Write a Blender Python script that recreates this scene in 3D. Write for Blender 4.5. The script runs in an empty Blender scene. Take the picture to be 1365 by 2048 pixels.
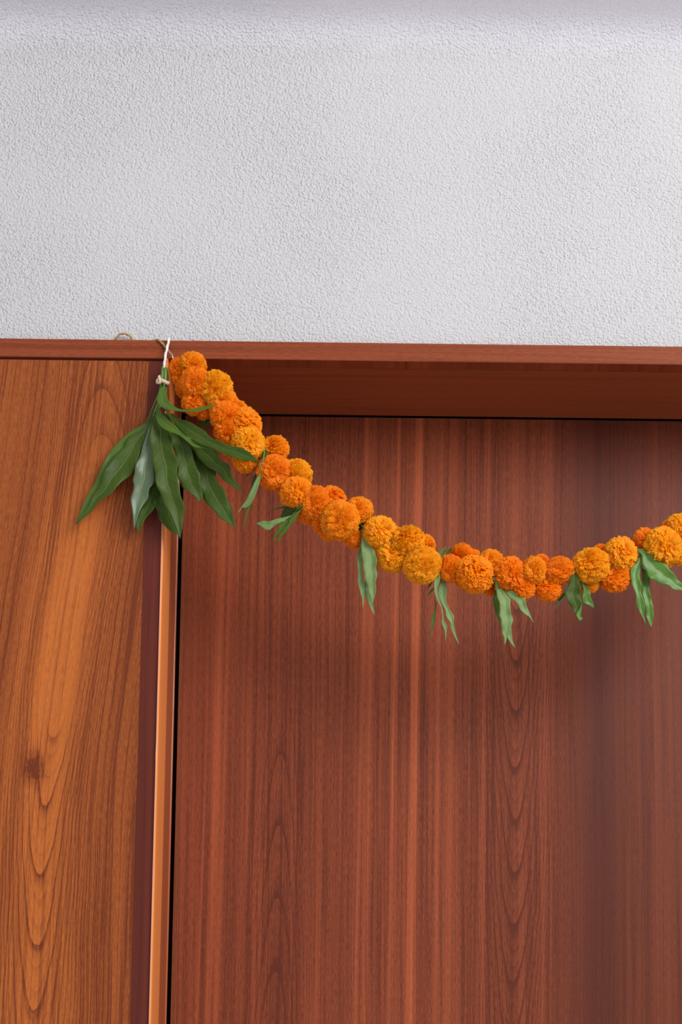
import bpy, math, random
import numpy as np
from mathutils import Matrix, Vector

random.seed(7)
RNG = np.random.default_rng(11)
SC = bpy.context.scene
COL = SC.collection

# ------------------------------------------------------------------ camera
F = 3500.0                                   # focal length in pixels of a 1365 x 2048 frame
PX, PY = 682.5, 1758.0                       # where the optical axis meets the frame (shifted lens)
S0 = 0.00085                                 # metres per pixel on the wood face
DIST = F * S0
EYE = 1.5
ROLL, PITCH = math.radians(0.70), math.radians(7.4)
cam = bpy.data.cameras.new('camera')
camo = bpy.data.objects.new('camera', cam)
COL.objects.link(camo)
cam.sensor_fit = 'HORIZONTAL'
cam.sensor_width = 36.0
cam.lens = F / 1365 * 36
cam.shift_y = (PY - 1024) / 1365
cam.clip_start = 0.05
ROT = Matrix.Rotation(math.radians(90) + PITCH, 3, 'X') @ Matrix.Rotation(ROLL, 3, 'Z')
CAM = Vector((0, -DIST, EYE))
camo.matrix_world = Matrix.Translation(CAM) @ ROT.to_4x4()
SC.camera = camo

# ------------------------------------------------------------------ light and exposure
vs = SC.view_settings
vs.view_transform = 'Standard'
vs.look = 'None'
vs.gamma = 1.0
vs.use_curve_mapping = False
vs.exposure = 0.0
w = bpy.data.worlds.new('daylight')
SC.world = w
w.use_nodes = True
w.node_tree.nodes['Background'].inputs[0].default_value = (0.93, 0.95, 1.0, 1)
w.node_tree.nodes['Background'].inputs[1].default_value = 0.65


def area(name, loc, target, sx, sy, power, color):
    l = bpy.data.lights.new(name, 'AREA')
    l.shape = 'RECTANGLE'
    l.size, l.size_y, l.energy, l.color = sx, sy, power, color
    o = bpy.data.objects.new(name, l)
    COL.objects.link(o)
    o.location = loc
    o.rotation_euler = (Vector(target) - Vector(loc)).to_track_quat('-Z', 'Y').to_euler()
    return o


area('soft_daylight', (2.9, -3.9, 4.3), (0.0, 0.0, 2.4), 2.8, 2.6, 250, (1.0, 0.975, 0.96))


# ------------------------------------------------------------------ pixel rays
def ray(px, py):
    d = ROT @ Vector(((px - PX) / F, -(py - PY) / F, -1.0))
    return d


def at(px, py, Y=0.0):
    d = ray(px, py)
    t = (Y - CAM.y) / d.y
    return CAM + d * t


def atv(P, depth):
    """many pixels (n,2) at distances `depth` in front of the wood face -> (n,3)"""
    R = np.array(ROT)
    d = np.stack([(P[:, 0] - PX) / F, -(P[:, 1] - PY) / F, -np.ones(len(P))], 1) @ R.T
    t = (-depth - CAM.y) / d[:, 1]
    return np.array(CAM) + d * t[:, None]


# ------------------------------------------------------------------ node helpers
class N:
    """a socket with arithmetic"""
    def __init__(s, nt, sock):
        s.nt, s.s = nt, sock

    def _m(s, op, *a):
        n = s.nt.nodes.new('ShaderNodeMath')
        n.operation = op
        for i, v in enumerate((s,) + a):
            if isinstance(v, N):
                s.nt.links.new(v.s, n.inputs[i])
            else:
                n.inputs[i].default_value = v
        return N(s.nt, n.outputs[0])

    def __add__(s, o): return s._m('ADD', o)
    __radd__ = __add__
    def __mul__(s, o): return s._m('MULTIPLY', o)
    __rmul__ = __mul__
    def __sub__(s, o): return s._m('SUBTRACT', o)
    def __rsub__(s, o): return (s * -1.0) + o
    def __pow__(s, o): return s._m('POWER', o)
    def __truediv__(s, o): return s._m('DIVIDE', o)
    def sin(s): return s._m('SINE')
    def exp(s): return s._m('EXPONENT')
    def abs(s): return s._m('ABSOLUTE')
    def frac(s): return s._m('FRACT')
    def max(s, o): return s._m('MAXIMUM', o)
    def min(s, o): return s._m('MINIMUM', o)
    def sqrt(s): return s._m('SQRT')

    def ss(s, a, b):
        """smoothstep a..b -> 0..1"""
        n = s.nt.nodes.new('ShaderNodeMapRange')
        n.interpolation_type = 'SMOOTHSTEP'
        s.nt.links.new(s.s, n.inputs['Value'])
        n.inputs['From Min'].default_value, n.inputs['From Max'].default_value = (a, b) if a < b else (b, a)
        n.inputs['To Min'].default_value, n.inputs['To Max'].default_value = (0, 1) if a < b else (1, 0)
        return N(s.nt, n.outputs[0])

    def bump(s, c, wd):
        """gaussian bump at c of width wd"""
        q = (s - c) * (1.0 / wd)
        return (q * q * -1.0).exp()


class Mat:
    def __init__(s, name, rough=0.5, spec=0.5):
        s.m = bpy.data.materials.new(name)
        s.m.use_nodes = True
        s.nt = s.m.node_tree
        s.b = s.nt.nodes['Principled BSDF']
        s.b.inputs['Roughness'].default_value = rough
        s.b.inputs['Specular IOR Level'].default_value = spec

    def coords(s, kind='Object'):
        tc = s.nt.nodes.new('ShaderNodeTexCoord')
        sp = s.nt.nodes.new('ShaderNodeSeparateXYZ')
        s.nt.links.new(tc.outputs[kind], sp.inputs[0])
        return [N(s.nt, o) for o in sp.outputs]

    def vec(s, x, y, z):
        c = s.nt.nodes.new('ShaderNodeCombineXYZ')
        for i, v in enumerate((x, y, z)):
            if isinstance(v, N):
                s.nt.links.new(v.s, c.inputs[i])
            else:
                c.inputs[i].default_value = v
        return c.outputs[0]

    def noise(s, v, scale=1.0, detail=2.0, rough=0.5, dist=0.0):
        n = s.nt.nodes.new('ShaderNodeTexNoise')
        s.nt.links.new(v, n.inputs['Vector'])
        n.inputs['Scale'].default_value = scale
        n.inputs['Detail'].default_value = detail
        n.inputs['Roughness'].default_value = rough
        n.inputs['Distortion'].default_value = dist
        return N(s.nt, n.outputs['Fac'])

    def voro(s, v, scale=1.0, smooth=0.6):
        n = s.nt.nodes.new('ShaderNodeTexVoronoi')
        n.feature = 'SMOOTH_F1'
        n.inputs['Smoothness'].default_value = smooth
        s.nt.links.new(v, n.inputs['Vector'])
        n.inputs['Scale'].default_value = scale
        return N(s.nt, n.outputs['Distance'])

    def mix(s, f, a, b, blend='MIX'):
        n = s.nt.nodes.new('ShaderNodeMix')
        n.data_type = 'RGBA'
        n.blend_type = blend
        for sock, v in ((n.inputs[0], f), (n.inputs[6], a), (n.inputs[7], b)):
            if isinstance(v, N):
                s.nt.links.new(v.s, sock)
            elif isinstance(v, bpy.types.NodeSocket):
                s.nt.links.new(v, sock)
            elif isinstance(v, (int, float)):
                sock.default_value = v
            else:
                sock.default_value = (*v, 1)
        return n.outputs[2]

    def color(s, c):
        if isinstance(c, bpy.types.NodeSocket):
            s.nt.links.new(c, s.b.inputs['Base Color'])
        else:
            s.b.inputs['Base Color'].default_value = (*c, 1)
        return s

    def relief(s, h, strength, distance):
        n = s.nt.nodes.new('ShaderNodeBump')
        n.inputs['Strength'].default_value = strength
        n.inputs['Distance'].default_value = distance
        s.nt.links.new(h.s, n.inputs['Height'])
        s.nt.links.new(n.outputs[0], s.b.inputs['Normal'])
        return s


def rings(L, period, sharp):
    """thin dark late-wood lines along contours of L: 0..1"""
    f = (L * (1.0 / period)).frac()
    return f ** sharp


def wood(name, along='z', across='x', light=(0.36, 0.112, 0.043), dark=(0.135, 0.036, 0.018), purple=(0.072, 0.018, 0.012),
         fig=None, rough=0.36, fibre_amt=1.25, seed=0.0, streak_scale=38.0, ring_amt=0.62, spec=0.13, strand_amt=0.25):
    m = Mat(name, rough, spec)
    X, Y, Z = m.coords()
    ax = dict(x=X, y=Y, z=Z)
    a, l = ax[across], ax[along]
    wob = m.noise(m.vec(a * 2.0, l * 1.3, seed), 1.0, 2) - 0.5
    a2 = a + wob * 0.03
    t = None
    lines, lift, purp, mask = None, None, None, None
    if fig:
        a2, lines, lift, purp = fig(m, a, l, a2)
    streak = m.noise(m.vec(a2 * streak_scale, l * 0.35, seed + 3.0), 1.0, 5, 0.62)
    streak2 = m.noise(m.vec(a2 * 260.0, l * 1.1, seed + 5.0), 1.0, 3, 0.6)
    fibre = m.noise(m.vec(a2 * 900.0, l * 70.0, seed + 9.0), 1.0, 2, 0.6)
    pore = m.noise(m.vec(a2 * 1500.0, l * 110.0, seed + 13.0), 1.0, 1, 0.5)
    tone = (streak - 0.5) * 1.15 + (streak2 - 0.5) * 0.55 + (fibre - 0.5) * fibre_amt + 0.50
    if lift is not None:
        tone = tone + lift
    if lines is not None:
        tone = tone - lines * ring_amt
    strand = (m.noise(m.vec(a2 * 70.0, l * 0.55, seed + 17.0), 1.0, 4, 0.6) - 0.5).abs().ss(0.045, 0.0)
    tone = tone - strand * strand_amt * (fibre + 0.4)
    tone = tone - pore.ss(0.60, 0.72) * 0.22
    tone = tone.max(0.0).min(1.35)
    c = m.mix(tone, dark, light)
    n = c.node
    n.clamp_factor = False
    if purp is not None:
        c = m.mix(purp, c, purple)
    m.color(c)
    m.relief(fibre * 0.6 + pore * -0.4, 0.10, 0.001)
    return m.m


def pxx(px, Y=0.0): return at(px, 1500, Y).x
def pyz(px, py, Y=0.0): return at(px, py, Y).z


# ------------------------------------------------------------------ mesh helpers
def new_obj(name, verts, faces, mat=None, parent=None, smooth=False, uvs=None):
    me = bpy.data.meshes.new(name)
    me.from_pydata([tuple(v) for v in verts], [], [tuple(f) for f in faces])
    if uvs is not None:
        uv = me.uv_layers.new(name='UVMap')
        idx = np.empty(len(me.loops), dtype=np.int32)
        me.loops.foreach_get('vertex_index', idx)
        uv.data.foreach_set('uv', np.asarray(uvs, dtype=np.float32)[idx].ravel())
    me.update()
    if smooth:
        me.polygons.foreach_set('use_smooth', [True] * len(me.polygons))
    if mat:
        me.materials.append(mat)
    o = bpy.data.objects.new(name, me)
    COL.objects.link(o)
    if parent:
        o.parent = parent
    return o


def box(name, x0, x1, y0, y1, z0, z1, mat, parent=None, bevel=0.0):
    v = [(x, y, z) for x in (x0, x1) for y in (y0, y1) for z in (z0, z1)]
    f = [(0, 1, 3, 2), (4, 6, 7, 5), (0, 4, 5, 1), (2, 3, 7, 6), (0, 2, 6, 4), (1, 5, 7, 3)]
    o = new_obj(name, v, f, mat, parent)
    if bevel:
        b = o.modifiers.new('bevel', 'BEVEL')
        b.width, b.segments, b.limit_method = bevel, 3, 'ANGLE'
    return o


def extrude_z(name, prof, z0, z1, mat, parent=None, smooth=False):
    """closed plan outline [(x,y)] raised from z0 to z1"""
    n = len(prof)
    v = [(x, y, z0) for x, y in prof] + [(x, y, z1) for x, y in prof]
    f = [(i, (i + 1) % n, n + (i + 1) % n, n + i) for i in range(n)]
    f += [tuple(range(n))[::-1], tuple(range(n, 2 * n))]
    return new_obj(name, v, f, mat, parent, smooth)


def spline(P, n):
    """Catmull-Rom through P, n samples spread by arc length"""
    P = np.asarray(P, float)
    if len(P) == 2:
        return P[0] + (P[1] - P[0]) * np.linspace(0, 1, n)[:, None]
    Q = np.vstack([2 * P[0] - P[1], P, 2 * P[-1] - P[-2]])
    out = []
    for i in range(1, len(Q) - 2):
        t = np.linspace(0, 1, 12, endpoint=False)[:, None]
        a, b, c, d = Q[i - 1], Q[i], Q[i + 1], Q[i + 2]
        out.append(0.5 * (2 * b + (c - a) * t + (2 * a - 5 * b + 4 * c - d) * t ** 2 + (3 * b - a - 3 * c + d) * t ** 3))
    out.append(P[-1:])
    C = np.vstack(out)
    s = np.r_[0, np.cumsum(np.linalg.norm(np.diff(C, axis=0), axis=1))]
    u = np.linspace(0, s[-1], n)
    return np.stack([np.interp(u, s, C[:, k]) for k in range(C.shape[1])], 1)


def tube(name, pts, rad, mat, parent=None, n=None, sides=8, twist=0.0, lobes=0):
    """swept round section along a spline; lobes > 0 gives a laid rope"""
    pts = np.asarray(pts, float)
    n = n or max(8, 6 * len(pts))
    C = spline(pts, n)
    r = np.interp(np.linspace(0, 1, n), np.linspace(0, 1, len(np.atleast_1d(rad))), np.atleast_1d(rad)) if np.ndim(rad) else np.full(n, rad)
    T = np.gradient(C, axis=0)
    T /= np.linalg.norm(T, axis=1)[:, None]
    up = np.array([0.31, 0.87, 0.38])
    verts, faces = [], []
    for i in range(n):
        s = np.cross(T[i], up); s /= np.linalg.norm(s)
        q = np.cross(T[i], s)
        for k in range(sides):
            ang = 2 * math.pi * k / sides
            rr = r[i] * (1 + (0.28 * math.cos(lobes * ang + twist * i) if lobes else 0))
            verts.append(C[i] + rr * (math.cos(ang) * s + math.sin(ang) * q))
    for i in range(n - 1):
        for k in range(sides):
            k2 = (k + 1) % sides
            faces.append((i * sides + k, i * sides + k2, (i + 1) * sides + k2, (i + 1) * sides + k))
    faces.append(tuple(range(sides))[::-1])
    faces.append(tuple((n - 1) * sides + k for k in range(sides)))
    return new_obj(name, verts, faces, mat, parent, True)


def thing(name, label, cat, loc=(0, 0, 0)):
    o = bpy.data.objects.new(name, None)
    o.empty_display_size = 0.05
    COL.objects.link(o)
    o.location = loc
    o['label'], o['category'] = label, cat
    return o


def struct(o, label=None):
    o['kind'] = 'structure'
    if label:
        o['label'] = label
    return o


# ------------------------------------------------------------------ room shell
WALL_Y = 0.014                               # plaster face; the wood stands 14 mm proud of it
Z_HEAD_TOP = pyz(682, 684.5, 0)
Z_SOFFIT = pyz(682, 721, 0)
_d = ray(682, 830)
DEPTH = CAM.y + _d.y * ((Z_SOFFIT - CAM.z) / _d.z)   # depth of the door recess
Z_CEIL = pyz(682, 50, WALL_Y)
X_JAMB = pxx(0, 0) * 0 + at(327.3, 1085, 0).x
X_STILE = at(287.5, 1085, 0).x
X_PANEL_L = -1.9
X_RIGHT = 1.55
Z_BOT = 0.0
print('recess depth', DEPTH, 'soffit', Z_SOFFIT, 'ceiling', Z_CEIL)

# plaster
pl = Mat('rough_plaster', 0.85, 0.25)
X, Y, Z = pl.coords()
big = pl.noise(pl.vec(X * 2.2, Y * 2.2, Z * 2.2), 1.0, 3)
tilt = X * 0.94 + Z * 0.34
tilt2 = Z * 0.94 - X * 0.34
swirl = pl.noise(pl.vec(tilt * 3.0, Y * 8.0, tilt2 * 14.0), 1.0, 3, 0.6)
grit = pl.noise(pl.vec(X, Y, Z), 285, 2, 0.45, 0.2)
blob = pl.voro(pl.vec(tilt * 0.8, Y, tilt2), 225, 0.8)
calm = big.ss(0.35, 0.65) * 0.35 + 0.62
h = (grit * 1.3 + blob * -0.7) * calm + swirl * 0.12
basec = pl.mix(big * 0.6 + swirl * 0.4, (0.535, 0.525, 0.535), (0.580, 0.569, 0.580))
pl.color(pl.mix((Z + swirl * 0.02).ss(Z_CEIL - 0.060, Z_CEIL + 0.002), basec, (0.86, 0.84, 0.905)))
pl.relief(h, 0.9, 0.0042)
PLASTER = pl.m
CEIL = PLASTER

fm = Mat('pale_stone_floor', 0.35, 0.5)
X, Y, Z = fm.coords()
fm.color(fm.mix(fm.noise(fm.vec(X, Y, Z), 3.0, 5), (0.66, 0.63, 0.60), (0.76, 0.73, 0.70)))

# back wall: plaster above the woodwork, rounded into the ceiling by a small cove
R = 0.07
prof = [(WALL_Y, Z_HEAD_TOP - 0.002), (WALL_Y, Z_CEIL - R)]
for i in range(1, 9):
    a = i / 8 * math.pi / 2
    prof.append((WALL_Y - R + R * math.cos(a), Z_CEIL - R + R * math.sin(a)))
prof += [(WALL_Y + 0.25, Z_CEIL), (WALL_Y + 0.25, Z_HEAD_TOP - 0.002)]
n = len(prof)
v = [(x, y, z) for x in (-1.9, 1.9) for y, z in prof]
f = [(i, (i + 1) % n, n + (i + 1) % n, n + i) for i in range(n)] + [tuple(range(n))[::-1], tuple(range(n, 2 * n))]
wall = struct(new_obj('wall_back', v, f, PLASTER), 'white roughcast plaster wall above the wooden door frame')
for p in wall.data.polygons:
    p.use_smooth = len(p.vertices) == 4
wall.data.set_sharp_from_angle(angle=math.radians(35))
struct(box('ceiling', -1.9, 1.9, -0.10, WALL_Y - R, Z_CEIL, Z_CEIL + 0.05, CEIL), 'pale overhanging soffit ceiling at the top edge of the plaster wall')
struct(box('floor', -1.9, 1.9, -3.6, WALL_Y + 0.4, -0.05, 0.0, fm.m), 'pale floor below the frame')

# ---- wood figures
def fig_left(m, a, l, a2):
    zr = pyz(80, 1500)
    xc = at(76, 1700, 0.002).x
    q = (l - zr)
    sp_ = ((q * q + 0.02).sqrt() + q) * 0.5
    lean = sp_ * 0.17 - sp_ * sp_ * 0.05
    wob = (m.noise(m.vec(a * 5.0, l * 2.2, 1.7), 1.0, 3) - 0.5)
    d = a - lean - xc + wob * 0.035
    L = l - (d * d) * 175.0 + wob * 0.03
    near = d.abs().ss(0.17, 0.03)
    L = L + (m.noise(m.vec(0.0, l * 8.0, 5.0), 1.0, 1) - 0.5) * 0.06 + (m.noise(m.vec(a * 240.0, l * 60.0, 5.0), 1.0, 2) - 0.5) * 0.010
    lines = rings(L, 0.118, 6.0) * 0.95 + rings(L, 0.041, 3.0) * 0.30
    lines = lines * (near * 0.8 + 0.2)
    lines = lines * (1.0 - (l - pyz(76, 1500)).ss(-0.02, 0.08) * d.abs().ss(0.06, 0.02) * 0.9)
    # arch high on the panel
    xa = at(205, 776).x
    d2 = a - xa + wob * 0.03
    zt = pyz(205, 776)
    L2 = (l * -1.0 + zt) - (d2 * d2) * 60.0
    m2 = d2.abs().ss(0.09, 0.03) * (l - zt).ss(-0.20, -0.02)
    lines = lines * (1.0 - m2 * 0.85) + rings(L2, 0.085, 6.0) * m2 * 0.5
    # knot
    kx, kz = at(68, 1535).x, pyz(68, 1535)
    e = ((a - kx) * (a - kx) * 3600.0 + (l - kz) * (l - kz) * 1500.0)
    knot = (e * -1.0).exp() * (m.noise(m.vec(a * 160, l * 90, 2.0), 1.0, 3).ss(0.25, 0.7) * 0.6 + 0.5)
    lines = lines + knot * 1.7
    gold = (d + 0.012).bump(0.0, 0.055) * (l - pyz(80, 930)).ss(0.12, -0.22)
    lift = gold * 0.56 + (a - at(285, 1500).x).bump(0.0, 0.05) * -0.12 - 0.02
    return a - lean * 0.9 + wob * 0.02, lines, lift, None


def fig_door(m, a, l, a2):
    Yd = DEPTH
    wob = (m.noise(m.vec(a * 4.0, l * 1.6, 4.2), 1.0, 3) - 0.5)
    sway = (m.noise(m.vec(0.0, l * 1.1, 8.0), 1.0, 1) - 0.5) * 0.05
    z0 = pyz(1040, 1250, Yd)
    xc1 = at(1042, 1400, Yd).x
    d1 = a - xc1 - sway + wob * 0.028 - (l - z0) * 0.020
    L1 = l - d1 * d1 * 165.0 + wob * 0.05
    k1 = d1.abs().ss(0.105, 0.03) * (l - pyz(1040, 1210, Yd)).ss(0.10, -0.06)
    L1 = L1 + (m.noise(m.vec(0.0, l * 9.0, 3.0), 1.0, 1) - 0.5) * 0.05 + (m.noise(m.vec(a * 240.0, l * 60.0, 3.0), 1.0, 2) - 0.5) * 0.006
    ln = (rings(L1, 0.102, 6.0) * 1.0 + rings(L1, 0.0345, 3.0) * 0.28) * k1
    band = d1.abs().bump(0.062, 0.03)
    ln = ln + (m.noise(m.vec((a - (l - z0) * 0.018) * 330.0, l * 0.8, 6.0), 1.0, 2) - 0.45).max(0.0) * band * 1.6
    xc2 = at(552, 1700, Yd).x
    d2 = a - xc2 + wob * 0.03 - (l - pyz(552, 1700, Yd)) * 0.012
    L2 = (l * -1.0) - d2 * d2 * 200.0 + wob * 0.05
    k2 = d2.abs().ss(0.07, 0.015) * (l - pyz(552, 1480, Yd)).ss(0.10, -0.06)
    ln = ln + (rings(L2, 0.135, 6.0) * 0.75 + rings(L2, 0.052, 3.0) * 0.15) * k2
    # pale sap streaks
    s = None
    for px, wd, amt in ((437, 0.009, 0.28), (452, 0.004, 0.30), (415, 0.003, 0.2), (500, 0.005, 0.15), (725, 0.004, 0.24), (742, 0.006, 0.2), (790, 0.003, 0.28),
                        (834, 0.007, 0.55), (826, 0.0025, 0.25), (880, 0.004, 0.15), (905, 0.005, 0.12), (972, 0.006, 0.22), (1095, 0.012, 0.16),
                        (1316, 0.006, 0.16), (1262, 0.003, 0.14), (1285, 0.002, 0.12), (1345, 0.006, 0.1)):
        b = (a - at(px, 1450, Yd).x - (l - z0) * 0.010 + wob * 0.006).bump(0.0, wd) * amt
        s = b if s is None else s + b
    br = m.noise(m.vec(a * 500, l * 2.0, 1.0), 1.0, 2)
    lift = s * (br * 1.2 + 0.85) - 0.05 - (a - at(600, 1450, Yd).x).bump(0.0, 0.06) * 0.08 - (a - at(960, 1450, Yd).x).bump(0.0, 0.03) * 0.08
    purp = ((a - at(1200, 1450, Yd).x).bump(0.0, 0.085) * 0.74 + (a - at(1365, 1450, Yd).x).bump(0.0, 0.09) * 0.5).min(0.8)
    return a + wob * 0.012 - sway * 0.3, ln, lift, purp


W_LEFT = wood('teak_veneer_panel', fig=fig_left, light=(0.47, 0.126, 0.026), dark=(0.150, 0.031, 0.010), seed=1.0, rough=0.42, streak_scale=26.0, ring_amt=0.85, strand_amt=0.42)
W_DOOR = wood('teak_veneer_door', fig=fig_door, light=(0.365, 0.084, 0.032), dark=(0.110, 0.024, 0.0115), seed=7.0, rough=0.40)
W_HEAD = wood('teak_header', along='x', across='z', light=(0.33, 0.074, 0.026), dark=(0.155, 0.032, 0.012), seed=13.0, rough=0.42, streak_scale=60)
W_SOFF = wood('teak_soffit', along='x', across='y', light=(0.36, 0.085, 0.030), dark=(0.20, 0.044, 0.016), seed=17.0, rough=0.42, streak_scale=20)
W_JAMB = wood('teak_jamb', along='z', across='y', light=(0.48, 0.125, 0.045), dark=(0.28, 0.064, 0.022), seed=21.0, rough=0.30, streak_scale=20, fibre_amt=0.35)
W_BEAD = wood('glossy_bead', along='z', across='y', light=(0.48, 0.125, 0.045), dark=(0.28, 0.064, 0.022), seed=37.0, rough=0.13, streak_scale=20, fibre_amt=0.2, spec=0.45)
W_GOLD = wood('golden_reflection_strip', along='z', across='y', light=(0.84, 0.29, 0.075), dark=(0.70, 0.205, 0.05), seed=33.0, rough=0.30, streak_scale=20, fibre_amt=0.3)  # wood gold lightened so the colour carries the jamb's reflection
HIGHLIGHT = Mat('painted_highlight', 0.4, 0.5).color((0.66, 0.40, 0.33)).m  # pale pink colour of the highlight on the jamb arris
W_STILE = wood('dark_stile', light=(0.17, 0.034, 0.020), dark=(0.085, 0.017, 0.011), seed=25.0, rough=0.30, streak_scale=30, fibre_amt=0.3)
W_LIP = wood('teak_lipping', light=(0.32, 0.085, 0.033), dark=(0.15, 0.035, 0.015), seed=29.0, rough=0.38, streak_scale=60)
bk = Mat('dark_gap', 0.9, 0.1).color((0.035, 0.014, 0.008))

# ---- header (lintel cap + soffit), structure
head = struct(box('trim_1', X_PANEL_L, X_RIGHT + 0.3, 0.0, 0.034, Z_SOFFIT, Z_HEAD_TOP, W_HEAD, bevel=0.0015),
              'reddish teak header board running across above door and panel')
box('soffit_board', X_JAMB - 0.01, X_RIGHT, 0.0345, DEPTH, Z_SOFFIT, Z_SOFFIT + 0.022, W_SOFF, head)

# ---- jamb: front strip with an eased arris, its gold lightened for a reflection, brown reveal behind it, a glossy bead at the back edge
YS = DEPTH * 0.50
e = 0.0022
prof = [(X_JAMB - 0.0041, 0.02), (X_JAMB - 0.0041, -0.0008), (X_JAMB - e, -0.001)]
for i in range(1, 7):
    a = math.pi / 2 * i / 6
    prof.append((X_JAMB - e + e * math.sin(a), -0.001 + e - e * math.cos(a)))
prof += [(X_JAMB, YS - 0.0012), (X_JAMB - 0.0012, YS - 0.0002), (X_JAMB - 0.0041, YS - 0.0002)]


def soft(o):
    o.data.polygons.foreach_set('use_smooth', [len(p.vertices) == 4 for p in o.data.polygons])
    o.data.set_sharp_from_angle(angle=math.radians(40))
    return o


rb = 0.0035
yb = DEPTH
prof2 = [(X_JAMB - 0.03, YS), (X_JAMB - 0.0016, YS), (X_JAMB - 0.0004, YS + 0.0012), (X_JAMB - 0.0004, yb - 2 * rb - 0.002)]
prof2 += [(X_JAMB - 0.0025, yb - 2 * rb - 0.002), (X_JAMB - 0.0025, yb), (X_JAMB - 0.03, yb)]
prof3 = [(X_JAMB - 0.0023, yb), (X_JAMB - 0.0023, yb - 2 * rb)]
for i in range(0, 11):
    a = math.pi * (i / 10)
    prof3.append((X_JAMB - 0.0006 + rb * 0.75 * math.sin(a), yb - rb - rb * math.cos(a)))
jamb = struct(soft(extrude_z('trim_2', prof2, Z_BOT, Z_SOFFIT - 0.0003, W_JAMB)), 'glossy orange-brown door jamb between the panel and the recessed door')
fstrip = soft(extrude_z('front_strip', prof, Z_BOT, Z_SOFFIT - 0.0003, W_GOLD, jamb))
fstrip['label'] = 'golden-orange front strip of the jamb'
soft(extrude_z('bead', prof3, Z_BOT, Z_SOFFIT - 0.0003, W_BEAD, jamb))
n_hl = 90
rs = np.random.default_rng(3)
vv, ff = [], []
for i in range(n_hl + 1):
    z = Z_BOT + (Z_SOFFIT - 0.30 - Z_BOT) * i / n_hl
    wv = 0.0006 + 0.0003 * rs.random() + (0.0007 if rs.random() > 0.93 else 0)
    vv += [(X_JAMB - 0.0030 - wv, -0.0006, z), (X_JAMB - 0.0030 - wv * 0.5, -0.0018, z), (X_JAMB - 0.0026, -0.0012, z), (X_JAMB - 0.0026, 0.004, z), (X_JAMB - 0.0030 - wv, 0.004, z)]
for i in range(n_hl):
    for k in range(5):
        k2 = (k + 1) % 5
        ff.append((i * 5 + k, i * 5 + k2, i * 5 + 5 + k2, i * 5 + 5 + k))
hl = new_obj('arris_highlight', vv, ff, HIGHLIGHT, jamb, True)  # raised pale strip stands in for the glint on the arris
hl['label'] = 'thin pale highlight line modelled along the jamb edge'

# ---- left panelling
wl = struct(box('wall_left', X_PANEL_L, X_STILE - 0.0003, 0.0035, 0.03, Z_BOT, Z_SOFFIT - 0.0042, W_LEFT, bevel=0.0002),
            'orange-brown teak veneered wall panel left of the door')
box('stile', X_STILE, X_JAMB - 0.0043, 0.0034, 0.0295, Z_BOT, Z_SOFFIT - 0.0042, W_STILE, wl, bevel=0.0002)
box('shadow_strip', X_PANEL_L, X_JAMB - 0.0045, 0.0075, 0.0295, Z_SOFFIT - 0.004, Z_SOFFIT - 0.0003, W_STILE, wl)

# ---- door
XD = at(364.2, 1085, DEPTH + 0.008).x
XL = at(372.0, 1085, DEPTH + 0.008).x
door = struct(box('door_1', XL + 0.0003, X_RIGHT - 0.02, DEPTH + 0.008, DEPTH + 0.048, Z_BOT + 0.006, Z_SOFFIT - 0.0012, W_DOOR),
              'recessed reddish-brown teak door with vertical grain')
box('edge_lipping', XD, XL, DEPTH + 0.0078, DEPTH + 0.048, Z_BOT + 0.006, Z_SOFFIT - 0.0012, W_LIP, door, bevel=0.0008)
# dark rebate that closes the slots round the leaf, and the right-hand jamb outside the frame
rebate = struct(box('trim_3', X_JAMB - 0.03, X_RIGHT + 0.03, DEPTH + 0.05, DEPTH + 0.07, Z_BOT, Z_SOFFIT + 0.05, bk.m), 'dark rebate behind the door leaf')
box('side_rebate', X_JAMB - 0.03, X_JAMB - 0.012, DEPTH + 0.0002, DEPTH + 0.05, Z_BOT, Z_SOFFIT + 0.04, bk.m, rebate)
box('top_rebate', X_JAMB - 0.03, X_RIGHT, DEPTH + 0.0002, DEPTH + 0.0499, Z_SOFFIT + 0.024, Z_SOFFIT + 0.05, bk.m, rebate)
struct(box('trim_4', X_RIGHT, X_RIGHT + 0.3, 0.0, DEPTH, Z_BOT, Z_SOFFIT - 0.0003, W_JAMB), 'right-hand door jamb beyond the frame')


# ------------------------------------------------------------------ botanical materials
def petal_mat(name, base, tip, red):
    m = Mat(name, 0.55, 0.25)
    at_ = m.nt.nodes.new('ShaderNodeAttribute')
    at_.attribute_name = 'tone'
    sp = m.nt.nodes.new('ShaderNodeSeparateColor')
    m.nt.links.new(at_.outputs['Color'], sp.inputs[0])
    along, rnd = N(m.nt, sp.outputs[0]), N(m.nt, sp.outputs[1])
    c = m.mix(along, base, tip)
    c = m.mix(rnd.ss(0.55, 1.0) * 0.6, c, red)
    m.color(c)
    tr = m.nt.nodes.new('ShaderNodeBsdfTranslucent')
    m.nt.links.new(c, tr.inputs[0])
    ms = m.nt.nodes.new('ShaderNodeMixShader')
    ms.inputs[0].default_value = 0.50
    out = m.nt.nodes['Material Output']
    m.nt.links.new(m.b.outputs[0], ms.inputs[1])
    m.nt.links.new(tr.outputs[0], ms.inputs[2])
    m.nt.links.new(ms.outputs[0], out.inputs[0])
    return m.m


PET = [petal_mat('deep_orange_petals', (0.97, 0.225, 0.002), (1.0, 0.330, 0.004), (0.96, 0.18, 0.002)),
       petal_mat('orange_petals', (0.98, 0.280, 0.002), (1.0, 0.405, 0.005), (0.97, 0.22, 0.002)),
       petal_mat('golden_orange_petals', (1.0, 0.340, 0.003), (1.0, 0.500, 0.008), (0.98, 0.28, 0.003))]


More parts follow.
